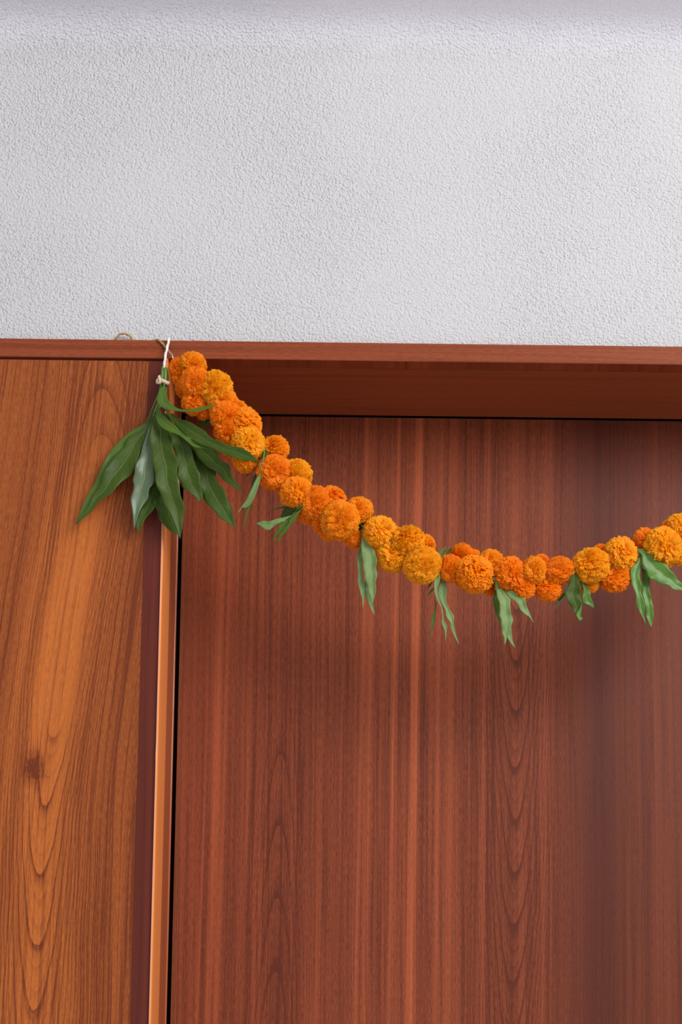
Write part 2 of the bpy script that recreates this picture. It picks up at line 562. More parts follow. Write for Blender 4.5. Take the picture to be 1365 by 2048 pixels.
def leaf_mat(name, body, body2, vein, rough, spec, trans, vein_amt=0.5):
    m = Mat(name, rough, spec)
    u, v, _ = m.coords('UV')
    X, Y, Z = m.coords()
    au = (u * 2.0 - 1.0).abs()
    mid = au.ss(0.055, 0.02)
    sv = ((v * 17.0 - au * 1.5 + (m.noise(m.vec(u * 2, v * 6, 0.0), 1.0, 2) - 0.5) * 1.2).frac() - 0.5).abs().ss(0.10, 0.0) * au.ss(1.0, 0.7)
    edge = au.ss(0.955, 1.0)
    blot = m.noise(m.vec(X, Y, Z), 28, 3)
    c = m.mix(blot, body, body2)
    c = m.mix(mid * 0.6 + sv * vein_amt * 0.30 + edge * 0.30, c, vein)
    m.color(c)
    m.relief(mid * -0.5 + sv * -0.12 + m.noise(m.vec(X, Y, Z), 160, 2) * 0.35, 0.22, 0.0012)
    tr = m.nt.nodes.new('ShaderNodeBsdfTranslucent')
    m.nt.links.new(c, tr.inputs[0])
    ms = m.nt.nodes.new('ShaderNodeMixShader')
    ms.inputs[0].default_value = trans
    out = m.nt.nodes['Material Output']
    m.nt.links.new(m.b.outputs[0], ms.inputs[1])
    m.nt.links.new(tr.outputs[0], ms.inputs[2])
    m.nt.links.new(ms.outputs[0], out.inputs[0])
    return m.m


LEAF = dict(
    dark=leaf_mat('mango_leaf_upper_side', (0.032, 0.064, 0.003), (0.054, 0.098, 0.006), (0.14, 0.19, 0.030), 0.47, 0.26, 0.12, 0.6),
    sheen=leaf_mat('mango_leaf_painted_sheen', (0.075, 0.120, 0.052), (0.110, 0.165, 0.080), (0.22, 0.28, 0.15), 0.36, 0.5, 0.08, 0.4),  # greyer green pigment stands in for sky reflected on the blade
    mid=leaf_mat('mango_leaf_young_side', (0.062, 0.125, 0.009), (0.088, 0.160, 0.015), (0.19, 0.28, 0.060), 0.45, 0.28, 0.15, 0.4),
    fresh=leaf_mat('mango_leaf_fresh', (0.065, 0.175, 0.013), (0.090, 0.215, 0.020), (0.26, 0.40, 0.09), 0.40, 0.5, 0.15),
    pale=leaf_mat('mango_leaf_under_side', (0.140, 0.235, 0.066), (0.205, 0.310, 0.105), (0.38, 0.46, 0.18), 0.5, 0.35, 0.15, 0.6))
STEM = Mat('green_stem', 0.45, 0.5).color((0.115, 0.22, 0.040)).m
CALYX = Mat('dark_green_calyx', 0.6, 0.3).color((0.035, 0.075, 0.018)).m


def fibre_mat(name, c1, c2, sc):
    m = Mat(name, 0.9, 0.15)
    X, Y, Z = m.coords()
    n = m.noise(m.vec(X, Y, Z), sc, 2)
    m.color(m.mix(n, c1, c2)).relief(n, 0.5, 0.001)
    return m.m


JUTE = fibre_mat('jute_fibre', (0.30, 0.17, 0.07), (0.52, 0.33, 0.15), 900)
COTTON = fibre_mat('white_cotton', (0.70, 0.66, 0.62), (0.84, 0.81, 0.78), 900)
BEIGE = fibre_mat('beige_tie_fibre', (0.52, 0.38, 0.25), (0.68, 0.53, 0.38), 700)


# ------------------------------------------------------------------ marigold heads
def head_mesh(seed, n_pet=500, nu=7, nv=4):
    rg = np.random.default_rng(seed)
    i = np.arange(n_pet)
    cosm = math.cos(math.radians(152))
    ct = 1 - (1 - cosm) * (i + 0.5) / n_pet
    th = np.arccos(ct) + rg.normal(0, 0.05, n_pet)
    ph = i * 2.399963 + rg.normal(0, 0.12, n_pet)
    V, Fc, T = [], [], []
    # core keeps the gaps from being holes
    us, vsn = 16, 9
    for b in range(vsn + 1):
        for a in range(us):
            t_, p_ = math.pi * b / vsn, 2 * math.pi * a / us
            V.append((0.80 * math.sin(t_) * math.cos(p_), 0.80 * math.sin(t_) * math.sin(p_), 0.76 * math.cos(t_)))
            T.append((0.0, 1.0, 0, 1))
    for b in range(vsn):
        for a in range(us):
            a2 = (a + 1) % us
            Fc.append((b * us + a, (b + 1) * us + a, (b + 1) * us + a2, b * us + a2))
    lump = rg.normal(0, 1, (6, 3))
    lump /= np.linalg.norm(lump, axis=1)[:, None]
    for k in range(n_pet):
        st, c = math.sin(th[k]), math.cos(th[k])
        n = np.array([st * math.cos(ph[k]), st * math.sin(ph[k]), c])
        e = np.array([c * math.cos(ph[k]), c * math.sin(ph[k]), -st])      # away from the pole
        s = np.cross(n, e)
        rot = rg.normal(0, 0.55)
        e, s = e * math.cos(rot) + s * math.sin(rot), s * math.cos(rot) - e * math.sin(rot)
        size = 1.0 + rg.normal(0, 0.07)
        bulge = 1.0 + 0.05 * float(np.max(lump @ n)) - 0.05 * abs(c)
        Lr = bulge * (0.97 + rg.normal(0, 0.035))
        wd = 0.128 * size
        curl = 0.17 + 0.13 * rg.random()
        p0, p1, fr = rg.random() * 6.28, rg.random() * 6.28, 2.1 + rg.random() * 1.3
        rnd = rg.random()
        b0 = len(V)
        for b in range(nv):
            v = b / (nv - 1)
            for a in range(nu):
                u = 2 * a / (nu - 1) - 1
                ruf = math.sin(fr * math.pi * u + p0)
                rad = 0.70 + (Lr - 0.70) * v * (1 - 0.16 * u * u) + 0.028 * v * math.sin(fr * 2.1 * u + p1)
                w_ = wd * (0.45 + 0.75 * v)
                off = curl * v * v - 0.05 * u * u * v + 0.062 * ruf * v
                V.append(n * rad + s * (u * w_) + e * off)
                T.append((v, rnd, 0, 1))
        for b in range(nv - 1):
            for a in range(nu - 1):
                q = b0 + b * nu + a
                Fc.append((q, q + 1, q + nu + 1, q + nu))
    me = bpy.data.meshes.new('marigold')
    me.from_pydata([tuple(map(float, p)) for p in V], [], Fc)
    at_ = me.color_attributes.new('tone', 'FLOAT_COLOR', 'POINT')
    at_.data.foreach_set('color', np.asarray(T, np.float32).ravel())
    me.polygons.foreach_set('use_smooth', [True] * len(me.polygons))
    me.update()
    return me


HEADS = []
for s_ in range(4):
    base = head_mesh(100 + s_)
    row = []
    for mt in PET:
        m_ = base.copy()
        m_.materials.clear()
        m_.materials.append(mt)
        row.append(m_)
    HEADS.append(row)

# the garland: an Empty at the middle of its hang
garland = thing('marigold_garland', 'orange marigold garland with mango leaf sprigs draped across the top of the door', 'garland', at(700, 1000, -0.03))
bpy.context.view_layer.update()


def adopt(o, parent):
    """parent without moving"""
    o.parent = parent
    o.matrix_parent_inverse = parent.matrix_world.inverted() if parent.parent is None else Matrix.Identity(4)


# pixel centre, radius in pixels, tone (0 deep, 1 orange, 2 golden), depth in mm in front of the wood face, squash
FL = [
    (357.0, 736, 17.6, 0, 22, 1), (357, 757, 13, 0, 16, 1), (387, 730, 23, 1, 30, 1), (371, 776, 18, 0, 16, 1), (391, 765, 27, 0, 44, 1), (391, 803, 24, 0, 30, 1),
    (431, 777, 31, 2, 42, 1), (446, 806, 27, 1, 36, 1), (408, 822, 16, 0, 20, 1), (452, 832, 27, 0, 46, 1), (456, 862, 25, 0, 42, 1), (462, 895, 18, 1, 22, 1), (474, 822, 20, 1, 26, 1),
    (491, 849, 30, 1, 40, 1), (497, 889, 31, 2, 48, 1), (492, 918, 24, 1, 30, 1), (460, 868, 18, 1, 20, 1),
    (551, 899, 25, 1, 34, 1), (550, 945, 31, 0, 44, 1), (594, 951, 28, 2, 34, 1), (593, 984, 28, 1, 46, 1), (570, 972, 18, 0, 24, 1),
    (632, 1007, 30, 0, 42, 1), (665, 999, 25, 0, 34, 1), (614, 1030, 16, 0, 24, 1), (680, 1041, 34, 1, 50, 1), (717, 1022, 25, 1, 28, 1),
    (707, 1075, 18, 0, 22, 1), (645, 1046, 19, 0, 28, 1), (660, 1060, 20, 0, 30, 1),
    (761, 1065, 29, 2, 42, 1), (784, 1112, 28, 2, 36, 1), (816, 1083, 29, 2, 48, 1), (795, 1077, 20, 0, 26, 1), (850, 1092, 20, 1, 26, 1), (845, 1131, 33, 2, 50, 1.0),
    (925, 1110, 20, 0, 30, 1), (902, 1138, 24, 0, 42, 1), (950, 1148, 34, 1, 50, 1), (982, 1122, 21, 1, 34, 1), (931, 1161, 17, 0, 26, 1), (981, 1176, 13, 0, 18, 1),
    (945, 1118, 18, 0, 24, 1), (960, 1165, 18, 0, 34, 1),
    (1021, 1147, 29, 0, 44, 1), (1048, 1176, 21, 0, 38, 1), (1069, 1141, 23, 1, 48, 1), (1084, 1124, 14, 0, 24, 1), (1118, 1141, 26, 0, 44, 1), (1098, 1178, 24, 0, 34, 0.78),
    (1080, 1160, 18, 0, 26, 1),
    (1182, 1131, 32, 2, 46, 1), (1180, 1167, 17, 1, 26, 1), (1201, 1104, 14, 0, 22, 1), (1243, 1109, 30, 2, 42, 1), (1232, 1153, 29, 0, 32, 0.78), (1212, 1128, 15, 0, 22, 1),
    (1290, 1079, 20, 0, 26, 1), (1328, 1094, 34, 2, 46, 1), (1338, 1054, 13, 0, 22, 1), (1360, 1056, 24, 2, 36, 1), (1357, 1112, 17, 2, 26, 1), (1311, 1150, 8, 2, 24, 1),
    (1389, 1076, 27, 1, 40, 1), (1402, 1038, 28, 2, 36, 1), (1432, 1012, 30, 1, 42, 1), (1450, 1042, 27, 0, 34, 1), (1478, 985, 29, 2, 40, 1),
]
rg = np.random.default_rng(5)
for i, (x, y, r, tone, dep, sq) in enumerate(FL):
    Yc = -0.006 - dep * 0.001
    me = HEADS[int(rg.integers(4))][tone]
    o = bpy.data.objects.new('marigold', me)
    COL.objects.link(o)
    o.parent = garland
    rr = r * S0 * (DIST + Yc) / DIST * 1.19
    # heads face out into the room, each tipped its own way
    dirv = Vector((rg.normal(0.05, 0.55), -1.0, rg.normal(-0.1, 0.5))).normalized()
    q = dirv.to_track_quat('Z', 'Y') @ Matrix.Rotation(rg.random() * 6.28, 3, 'Z').to_quaternion()
    o.rotation_mode = 'QUATERNION'
    o.rotation_quaternion = q
    o.location = at(x, y, Yc) - garland.location
    k = 1 + rg.normal(0, 0.03)
    o.scale = (rr * k, rr / k * (1.0 if sq == 1 else 0.95), rr * (0.94 if sq == 1 else sq))


# ------------------------------------------------------------------ leaves
def crop(ox, oy, s):
    return lambda pts: [(ox + a / s, oy + b / s) for a, b in pts]


def leaf(parent, A, B, d0, d1, mat='dark', bulge=0.006, fold=0.004, wave=0.0034, k=3.0, ph=0.0, mid=0.5, label=None, name='mango_leaf', nl=44):
    """blade between two edge outlines A and B (pixels), base to tip; depths in metres before the wood face"""
    m = 9
    EA, EB = spline(A, nl), spline(B, nl)
    t = np.linspace(0, 1, nl)
    wpx = np.linalg.norm(EA - EB, axis=1)
    if wpx.max() > 22:                       # rippled margin
        D = (EB - EA) / np.maximum(wpx, 1e-6)[:, None]
        EA = EA - D * (wpx * 0.030 * np.sin(2 * math.pi * 6.3 * t + ph * 3 + 1))[:, None]
        EB = EB + D * (wpx * 0.030 * np.sin(2 * math.pi * 5.7 * t + ph * 5))[:, None]
    verts, uvs, faces = [], [], []
    for j in range(m):
        g = j / (m - 1)
        u = 2 * g - 1
        # let the midrib sit where asked, edges stay exact
        gg = g + (mid - 0.5) * (1 - u * u)
        P = EA * (1 - gg) + EB * gg
        wf = np.clip(wpx / 45.0, 0.05, 1.3)
        dep = d0 + (d1 - d0) * t + bulge * np.sin(math.pi * t) + fold * (1 - abs(u)) * wf * -1.0 \
            + wave * wf * (u * abs(u)) * np.sin(2 * math.pi * (k * t) + ph) + wave * 0.7 * wf * u * u * np.sin(2 * math.pi * k * 1.7 * t + ph * 2.3)
        verts.append(atv(P, dep))
        uvs.append(np.stack([np.full(nl, g), t], 1))
    V = np.stack(verts, 1).reshape(-1, 3)
    U = np.stack(uvs, 1).reshape(-1, 2)
    for i in range(nl - 1):
        for j in range(m - 1):
            q = i * m + j
            faces.append((q, q + 1, q + m + 1, q + m))
    org = np.array(parent.matrix_world.translation)
    o = new_obj(name, V - org, faces, LEAF[mat], parent, True, U)
    so = o.modifiers.new('thickness', 'SOLIDIFY')
    so.thickness = 0.0006
    so.offset = 0
    if label:
        o['label'] = label
    return o


def stem(parent, pts, deps, r, mat=None, name='stem', sides=8):
    P = atv(np.asarray(pts, float), np.asarray(deps, float)) - np.array(parent.matrix_world.translation)
    return tube(name, P, np.asarray(r) if np.ndim(r) else r, mat or STEM, parent, sides=sides)


# ---- the bunch of mango leaves at the left end
bunch = thing('mango_leaf_bunch', 'bunch of long dark green mango leaves hung by a white cord at the door corner', 'leaves', at(325, 762, -0.02))
bpy.context.view_layer.update()
z1 = crop(140, 640, 3.4125)
# back to front
leaf(bunch, z1([(600, 560), (545, 660), (520, 700), (400, 772), (280, 890), (215, 1010), (165, 1120), (100, 1240), (35, 1398)]),
     z1([(604, 562), (560, 665), (540, 712), (440, 830), (340, 930), (260, 1050), (190, 1170), (130, 1280), (37, 1398)]), 0.010, 0.020, 'mid', 0.008, 0.003, ph=1.0)
leaf(bunch, z1([(598, 575), (550, 660), (522, 715), (400, 800), (365, 865), (262, 972), (222, 1080), (172, 1172), (130, 1262), (70, 1340), (40, 1392)]),
     z1([(604, 578), (565, 670), (548, 715), (530, 800), (478, 900), (440, 1020), (350, 1112), (268, 1192), (200, 1240), (135, 1318), (42, 1393)]), 0.014, 0.030, 'dark', 0.012, 0.005, ph=0.4)
leaf(bunch, z1([(800, 700), (815, 830), (845, 950), (880, 1080), (905, 1200), (960, 1280), (1040, 1360), (1118, 1412), (1142, 1445)]),
     z1([(820, 690), (880, 830), (940, 930), (985, 1010), (1005, 1090), (1062, 1185), (1108, 1300), (1125, 1395), (1144, 1444)]), 0.010, 0.028, 'dark', 0.010, 0.004, ph=2.0)
leaf(bunch, z1([(690, 640), (760, 790), (820, 865), (915, 985), (980, 1022), (1050, 1092), (1120, 1142), (1185, 1182)]),
     z1([(700, 636), (820, 760), (930, 840), (985, 885), (1035, 955), (1082, 992), (1112, 1072), (1150, 1125), (1187, 1180)]), 0.014, 0.034, 'dark', 0.010, 0.005, ph=0.2)
leaf(bunch, z1([(575, 880), (570, 1000), (555, 1100), (520, 1200), (480, 1300), (452, 1400), (470, 1452)]),
     z1([(590, 880), (600, 1000), (600, 1120), (604, 1185), (582, 1270), (555, 1310), (500, 1385), (474, 1452)]), 0.022, 0.020, 'dark', 0.004, 0.003, ph=1.4)
leaf(bunch, z1([(592, 840), (582, 960), (574, 1100), (577, 1250), (602, 1335), (632, 1392), (690, 1442), (748, 1472)]),
     z1([(640, 830), (690, 960), (720, 1100), (740, 1230), (752, 1330), (750, 1400), (752, 1450), (752, 1474)]), 0.020, 0.020, 'dark', 0.003, 0.004, ph=0.9)
leaf(bunch, z1([(582, 640), (560, 690), (515, 800), (490, 890), (455, 985), (430, 1080), (440, 1130), (417, 1205), (424, 1290), (432, 1370), (437, 1428)]),
     z1([(590, 640), (585, 720), (575, 820), (575, 930), (582, 1020), (576, 1100), (545, 1152), (530, 1215), (482, 1295), (455, 1370), (440, 1428)]), 0.026, 0.036, 'sheen', 0.008, 0.005, ph=2.6, label='mango leaf with a pale sheen in its colour')
leaf(bunch, z1([(640, 640), (672, 760), (692, 830), (715, 905), (737, 1025), (755, 1130), (800, 1162), (858, 1210), (890, 1246)]),
     z1([(655, 636), (720, 720), (790, 790), (835, 892), (846, 962), (884, 1040), (886, 1092), (906, 1180), (894, 1246)]), 0.030, 0.040, 'dark', 0.012, 0.005, ph=0.0)
leaf(bunch, z1([(600, 600), (585, 660), (552, 740), (543, 830), (550, 905), (570, 1000), (590, 1110), (622, 1205), (672, 1305), (720, 1402), (752, 1495)]),
     z1([(612, 600), (650, 680), (690, 765), (712, 900), (742, 1000), (738, 1100), (755, 1182), (779, 1272), (773, 1372), (762, 1442), (755, 1496)]), 0.034, 0.044, 'dark', 0.012, 0.006, ph=1.1)
leaf(bunch, z1([(650, 590), (700, 655), (800, 690), (900, 742), (962, 800), (1080, 852), (1200, 885), (1268, 945), (1310, 967)]),
     z1([(640, 600), (700, 690), (790, 790), (880, 842), (1000, 890), (1100, 932), (1200, 960), (1260, 962), (1308, 970)]), 0.030, 0.092, 'dark', 0.012, 0.005, ph=0.7)
leaf(bunch, z1([(604, 590), (640, 650), (720, 722), (790, 788), (870, 812), (950, 825), (985, 850), (1018, 866)]),
     z1([(592, 600), (594, 690), (640, 742), (750, 790), (800, 830), (850, 866), (950, 880), (1016, 868)]), 0.046, 0.066, 'mid', 0.008, 0.004, ph=1.8)
leaf(bunch, z1([(640, 450), (652, 492), (682, 562), (742, 605), (800, 612), (880, 600), (940, 585), (992, 583)]),
     z1([(628, 455), (600, 510), (600, 570), (652, 606), (752, 624), (850, 627), (930, 608), (992, 586)]), 0.044, 0.088, 'mid', 0.012, 0.003, ph=0.3, label='young leaf curling up over the flowers')
for pts, dp, r in [
    ([(638, 322), (632, 380), (628, 430), (610, 500), (602, 600)], (0.022, 0.026, 0.026, 0.022, 0.016), (0.0032, 0.003, 0.0022, 0.0014, 0.0012)),
    ([(654, 330), (652, 390), (648, 430), (636, 500), (612, 600)], (0.026, 0.028, 0.030, 0.030, 0.032), (0.0034, 0.0032, 0.0022, 0.0016, 0.0014)),
    ([(645, 340), (640, 400), (640, 440), (632, 490), (600, 570), (592, 640)], (0.020, 0.020, 0.022, 0.022, 0.022, 0.026), (0.0028, 0.0026, 0.002, 0.0014, 0.0012, 0.0012)),
    ([(656, 350), (659, 400), (655, 440), (655, 490), (640, 560), (650, 620)], (0.020, 0.018, 0.020, 0.022, 0.024, 0.030), (0.003, 0.0028, 0.002, 0.0014, 0.0012, 0.0012)),
    ([(650, 400), (645, 430), (640, 455), (641, 470)], (0.034, 0.036, 0.040, 0.044), (0.0018, 0.0015, 0.0012, 0.001)),
    ([(624, 440), (606, 500), (560, 610), (530, 690)], (0.020, 0.018, 0.014, 0.012), (0.0012, 0.001, 0.0009, 0.0009)),
    ([(604, 560), (580, 620), (568, 660)], (0.022, 0.026, 0.028), (0.0012, 0.0012, 0.001))]:
    stem(bunch, z1(pts), dp, r)
# tie round the stems with its knot
tie = stem(bunch, z1([(612, 408), (640, 418), (668, 432)]), (0.038, 0.0395, 0.036), 0.0034, BEIGE, 'tie', 10)
tie['label'] = 'beige fibre tie with a knot'
stem(bunch, z1([(668, 432), (672, 425), (640, 412), (606, 405)]), (0.034, 0.018, 0.010, 0.020), 0.003, BEIGE, 'tie_back', 8)
stem(bunch, z1([(620, 395), (598, 410), (596, 428), (615, 425), (608, 392), (612, 384)]), (0.036, 0.038, 0.036, 0.040, 0.040, 0.036), 0.0024, BEIGE, 'tie_knot', 8)
# white cord from the header down to the stems
cordp = [(337.5, 676.5), (337, 684), (333.5, 700), (331, 712), (329, 730), (327, 750)]
cord = np.vstack([np.array(at(339, 676, 0.010))[None], atv(np.array(cordp), np.array([0.0025, 0.0075, 0.0150, 0.0175, 0.022, 0.025]))]) - np.array(bunch.location)
cord[0, 2] = Z_HEAD_TOP + 0.0024 - bunch.location.z
cord[1, 2] = Z_HEAD_TOP + 0.0018 - bunch.location.z
co = tube('hanging_cord', cord, 0.0021, COTTON, bunch, n=60, sides=12, twist=0.55, lobes=3)
co['label'] = 'white cotton cord over the header edge'

# ---- garland string and twine
tw = [np.array(at(345.5, 712, -0.016)), np.array(at(337, 702, -0.0065)), np.array(at(326, 688, -0.0035)), np.array(at(318, 680.5, -0.0035))]
top = Z_HEAD_TOP + 0.0018
tw += [np.array((at(314.5, 678, 0.004).x, 0.004, top)), np.array((at(300, 678, 0).x, 0.009, top)), np.array((at(275, 676, 0).x, 0.009, top)),
       np.array((at(265.5, 676, 0.006).x, 0.0085, top)), np.array(at(261, 673.5, 0.006)), np.array(at(257, 670.2, 0.005)), np.array(at(251.5, 667.9, 0.004)), np.array(at(246, 667.2, 0.004)), np.array(at(240, 668.6, 0.004)), np.array(at(235.5, 672.0, 0.005)), np.array(at(232.8, 677.0, 0.006)),
       np.array((at(229, 678, 0.008).x, 0.009, top))]
two = tube('jute_twine', np.array(tw) - np.array(garland.location), 0.0017, JUTE, garland, n=220, sides=12, twist=0.5, lobes=3)
two['label'] = 'jute twine looped over the header board'
cl = [(345, 712, 12), (356, 738, 20), (391, 765, 26), (431, 790, 26), (455, 840, 28), (495, 880, 30), (524, 905, 30), (552, 930, 30), (593, 968, 30), (618, 1000, 30), (660, 1030, 30),
      (725, 1050, 28), (784, 1088, 30), (845, 1122, 30), (878, 1135, 28), (950, 1145, 30), (998, 1145, 28), (1045, 1155, 30), (1118, 1148, 30), (1150, 1145, 28), (1210, 1130, 28),
      (1272, 1105, 26), (1328, 1090, 28), (1400, 1050, 28), (1480, 985, 28)]
P = atv(np.array([c[:2] for c in cl], float), np.array([c[2] for c in cl]) * 0.001 + 0.004) - np.array(garland.location)
tube('thread', P, 0.0011, COTTON, garland, n=120, sides=6)


# ---- sprigs tied in along the garland: a stem with its leaves
def sprig(pts, deps, r):
    o = stem(garland, pts, deps, r, STEM, 'leaf_sprig')
    bpy.context.view_layer.update()
    return o


def sleaf(sp, A, B, d0, d1, mat, **kw):
    return leaf(sp, A, B, d0, d1, mat, **kw)


z3, z4, z5, z6, z7 = crop(310, 690, 4.1364), crop(460, 860, 4.2656), crop(680, 1000, 5.6875), crop(840, 1060, 5.25), crop(1060, 1020, 4.4754)
# S0 half hidden behind the upper flowers
s = sprig(z3([(500, 530), (470, 560), (440, 600)]), (0.03, 0.028, 0.024), (0.0012, 0.001, 0.0008))
sleaf(s, z3([(470, 565), (420, 610), (370, 640), (342, 655)]), z3([(470, 590), (440, 640), (410, 670), (345, 662), ]), 0.022, 0.012, 'dark', bulge=0.002)
sleaf(s, z3([(466, 580), (440, 620), (410, 680), (400, 705)]), z3([(476, 590), (462, 640), (430, 690), (404, 706)]), 0.024, 0.014, 'dark', bulge=0.002)
# S1
s = sprig(z3([(928, 760), (912, 830), (903, 905), (893, 960), (872, 1000)]), (0.040, 0.052, 0.062, 0.070, 0.060), (0.0006, 0.0010, 0.0012, 0.0013, 0.001))
sleaf(s, z3([(930, 752), (905, 810), (895, 880), (890, 950)]), z3([(934, 756), (928, 830), (932, 900), (898, 960)]), 0.034, 0.066, 'dark', bulge=0.002, wave=0.0005)
sleaf(s, z3([(872, 985), (835, 1060), (808, 1110), (798, 1180), (770, 1260), (742, 1300), (720, 1350)]), z3([(880, 1000), (872, 1070), (850, 1130), (820, 1190), (800, 1260), (765, 1330), (724, 1360)]),
      0.044, 0.020, 'dark', bulge=0.002)
sleaf(s, z3([(880, 965), (864, 1010), (868, 1060), (832, 1120), (800, 1190), (762, 1270), (715, 1340), (685, 1386)]),
      z3([(890, 968), (886, 1050), (866, 1140), (836, 1230), (797, 1310), (745, 1350), (725, 1345), (692, 1390)]), 0.070, 0.040, 'pale', bulge=0.004, wave=0.002, label='mango leaf showing its pale underside')
sleaf(s, z3([(800, 1290), (770, 1345), (748, 1420), (732, 1518)]), z3([(806, 1300), (785, 1360), (758, 1430), (737, 1520)]), 0.030, 0.020, 'mid', bulge=0.0, wave=0.0008)
sleaf(s, z3([(785, 1042), (765, 1050), (755, 1088)]), z3([(790, 1050), (778, 1072), (757, 1092)]), 0.020, 0.014, 'mid', bulge=0.0, nl=12)
# S2
s = sprig(z4([(731, 500), (692, 552), (655, 600), (610, 650), (560, 690)]), (0.040, 0.054, 0.062, 0.058, 0.046), (0.0007, 0.0012, 0.0014, 0.0014, 0.001))
sleaf(s, z4([(730, 496), (690, 530), (655, 580), (610, 625), (560, 650)]), z4([(734, 500), (705, 560), (665, 620), (630, 660), (575, 680)]), 0.036, 0.056, 'dark', bulge=0.003, wave=0.0006)
sleaf(s, z4([(540, 640), (490, 648), (420, 658), (340, 684)]), z4([(540, 668), (490, 672), (425, 670), (342, 690)]), 0.030, 0.020, 'mid', bulge=0.002, wave=0.0005)
sleaf(s, z4([(620, 615), (560, 640), (490, 650), (452, 690), (432, 742)]), z4([(640, 660), (590, 705), (530, 735), (480, 748), (434, 746)]), 0.046, 0.026, 'dark', bulge=0.003)
sleaf(s, z4([(545, 720), (490, 738), (400, 758), (340, 778), (285, 776), (225, 793)]), z4([(545, 738), (480, 772), (405, 800), (332, 853), (275, 828), (227, 797)]), 0.044, 0.034, 'pale', bulge=0.006, fold=0.004,
      label='mango leaf showing its dull grey-green underside')
sleaf(s, z4([(560, 690), (500, 750), (440, 785), (410, 840), (382, 900), (366, 946)]), z4([(600, 690), (560, 745), (510, 800), (470, 850), (420, 880), (369, 948)]), 0.050, 0.032, 'mid', bulge=0.003)
sleaf(s, z4([(625, 650), (575, 700), (520, 750), (500, 800), (440, 870), (400, 957)]), z4([(645, 655), (602, 695), (570, 745), (540, 790), (500, 842), (404, 960)]), 0.058, 0.036, 'mid', bulge=0.003)
# S3
s = sprig(z5([(240, 290), (268, 312), (266, 360), (258, 410)]), (0.034, 0.046, 0.052, 0.050), (0.0016, 0.0022, 0.0014, 0.0012))
sleaf(s, z5([(290, 900), (282, 1000), (292, 1085), (332, 1192), (392, 1306)]), z5([(360, 900), (372, 1050), (374, 1120), (380, 1210), (396, 1306)]), 0.026, 0.026, 'pale', bulge=0.002)
sleaf(s, z5([(262, 390), (244, 480), (206, 620), (199, 700), (210, 850), (205, 930), (230, 1040), (254, 1120), (260, 1230)]),
      z5([(268, 400), (256, 520), (250, 640), (256, 760), (272, 900), (286, 1010), (278, 1130), (265, 1232)]), 0.040, 0.030, 'pale', bulge=0.004, wave=0.002)
sleaf(s, z5([(262, 360), (246, 470), (246, 580), (270, 760), (300, 930), (350, 1100), (370, 1192)]),
      z5([(275, 370), (345, 500), (405, 600), (421, 680), (414, 780), (425, 870), (404, 950), (412, 1050), (385, 1130), (375, 1192)]), 0.050, 0.038, 'pale', bulge=0.006, fold=0.006, mid=0.6)
cx = at(719.5, 1054, -0.034)
cal = HEADS[0][0]
# green calyx behind the flower next to this sprig
vv, ff = [], []
for b in range(7):
    for a in range(14):
        t_ = b / 6
        rr = (0.35 + 0.65 * math.sin(math.pi * min(1, t_ * 0.62 + 0.08))) * 0.0065 * (1 + 0.14 * math.cos(a * math.pi) * (t_ > 0.7))
        ang = 2 * math.pi * a / 14
        vv.append((rr * math.cos(ang), rr * math.sin(ang), -0.007 + 0.014 * t_ + (0.003 * (a % 2) if b == 6 else 0)))
for b in range(6):
    for a in range(14):
        a2 = (a + 1) % 14
        ff.append((b * 14 + a, b * 14 + a2, (b + 1) * 14 + a2, (b + 1) * 14 + a))
ff.append(tuple(range(14))[::-1])
co_ = new_obj('calyx', vv, ff, CALYX, garland, True)
co_.location = cx - garland.location
co_.rotation_euler = (math.radians(70), math.radians(35), 0)
co_['label'] = 'dark green calyx at the back of a flower'
# S4
s = sprig(z5([(1205, 600), (1165, 680), (1135, 780), (1105, 860)]), (0.044, 0.056, 0.060, 0.056), (0.0012, 0.0014, 0.0014, 0.001))
sleaf(s, z5([(1150, 680), (1122, 630), (1135, 590), (1180, 545), (1215, 522)]), z5([(1160, 670), (1160, 640), (1178, 600), (1200, 560), (1224, 528)]), 0.054, 0.044, 'mid', bulge=0.003, wave=0.0008, nl=18)
sleaf(s, z5([(1160, 690), (1195, 620), (1235, 570), (1270, 545)]), z5([(1172, 680), (1215, 630), (1255, 590), (1275, 555)]), 0.050, 0.030, 'dark', bulge=0.003, wave=0.0008, nl=18)
sleaf(s, z5([(1165, 650), (1138, 690), (1125, 760), (1095, 850)]), z5([(1178, 660), (1162, 720), (1145, 790), (1115, 880)]), 0.055, 0.058, 'mid', bulge=0.002, wave=0.0005, nl=18)
sleaf(s, z5([(1076, 1130), (1086, 1220), (1050, 1320), (1044, 1390), (1034, 1500), (1030, 1592)]), z5([(1102, 1180), (1092, 1260), (1078, 1390), (1052, 1470), (1034, 1592)]), 0.024, 0.018, 'mid', bulge=0.002, wave=0.001)
sleaf(s, z5([(1148, 890), (1118, 1030), (1150, 1160), (1200, 1250), (1210, 1320), (1260, 1400), (1265, 1460), (1310, 1560), (1354, 1642)]),
      z5([(1180, 890), (1222, 1000), (1212, 1140), (1252, 1240), (1302, 1330), (1296, 1390), (1322, 1520), (1359, 1642)]), 0.040, 0.030, 'pale', bulge=0.006, fold=0.005, wave=0.002, mid=0.55)
sleaf(s, z5([(1112, 820), (1075, 900), (1080, 1050), (1110, 1140), (1150, 1220), (1165, 1320), (1160, 1400), (1195, 1490), (1204, 1597)]),
      z5([(1135, 800), (1142, 900), (1112, 1010), (1135, 1130), (1172, 1250), (1187, 1360), (1220, 1430), (1217, 1500), (1209, 1597)]), 0.056, 0.036, 'pale', bulge=0.003, wave=0.002)
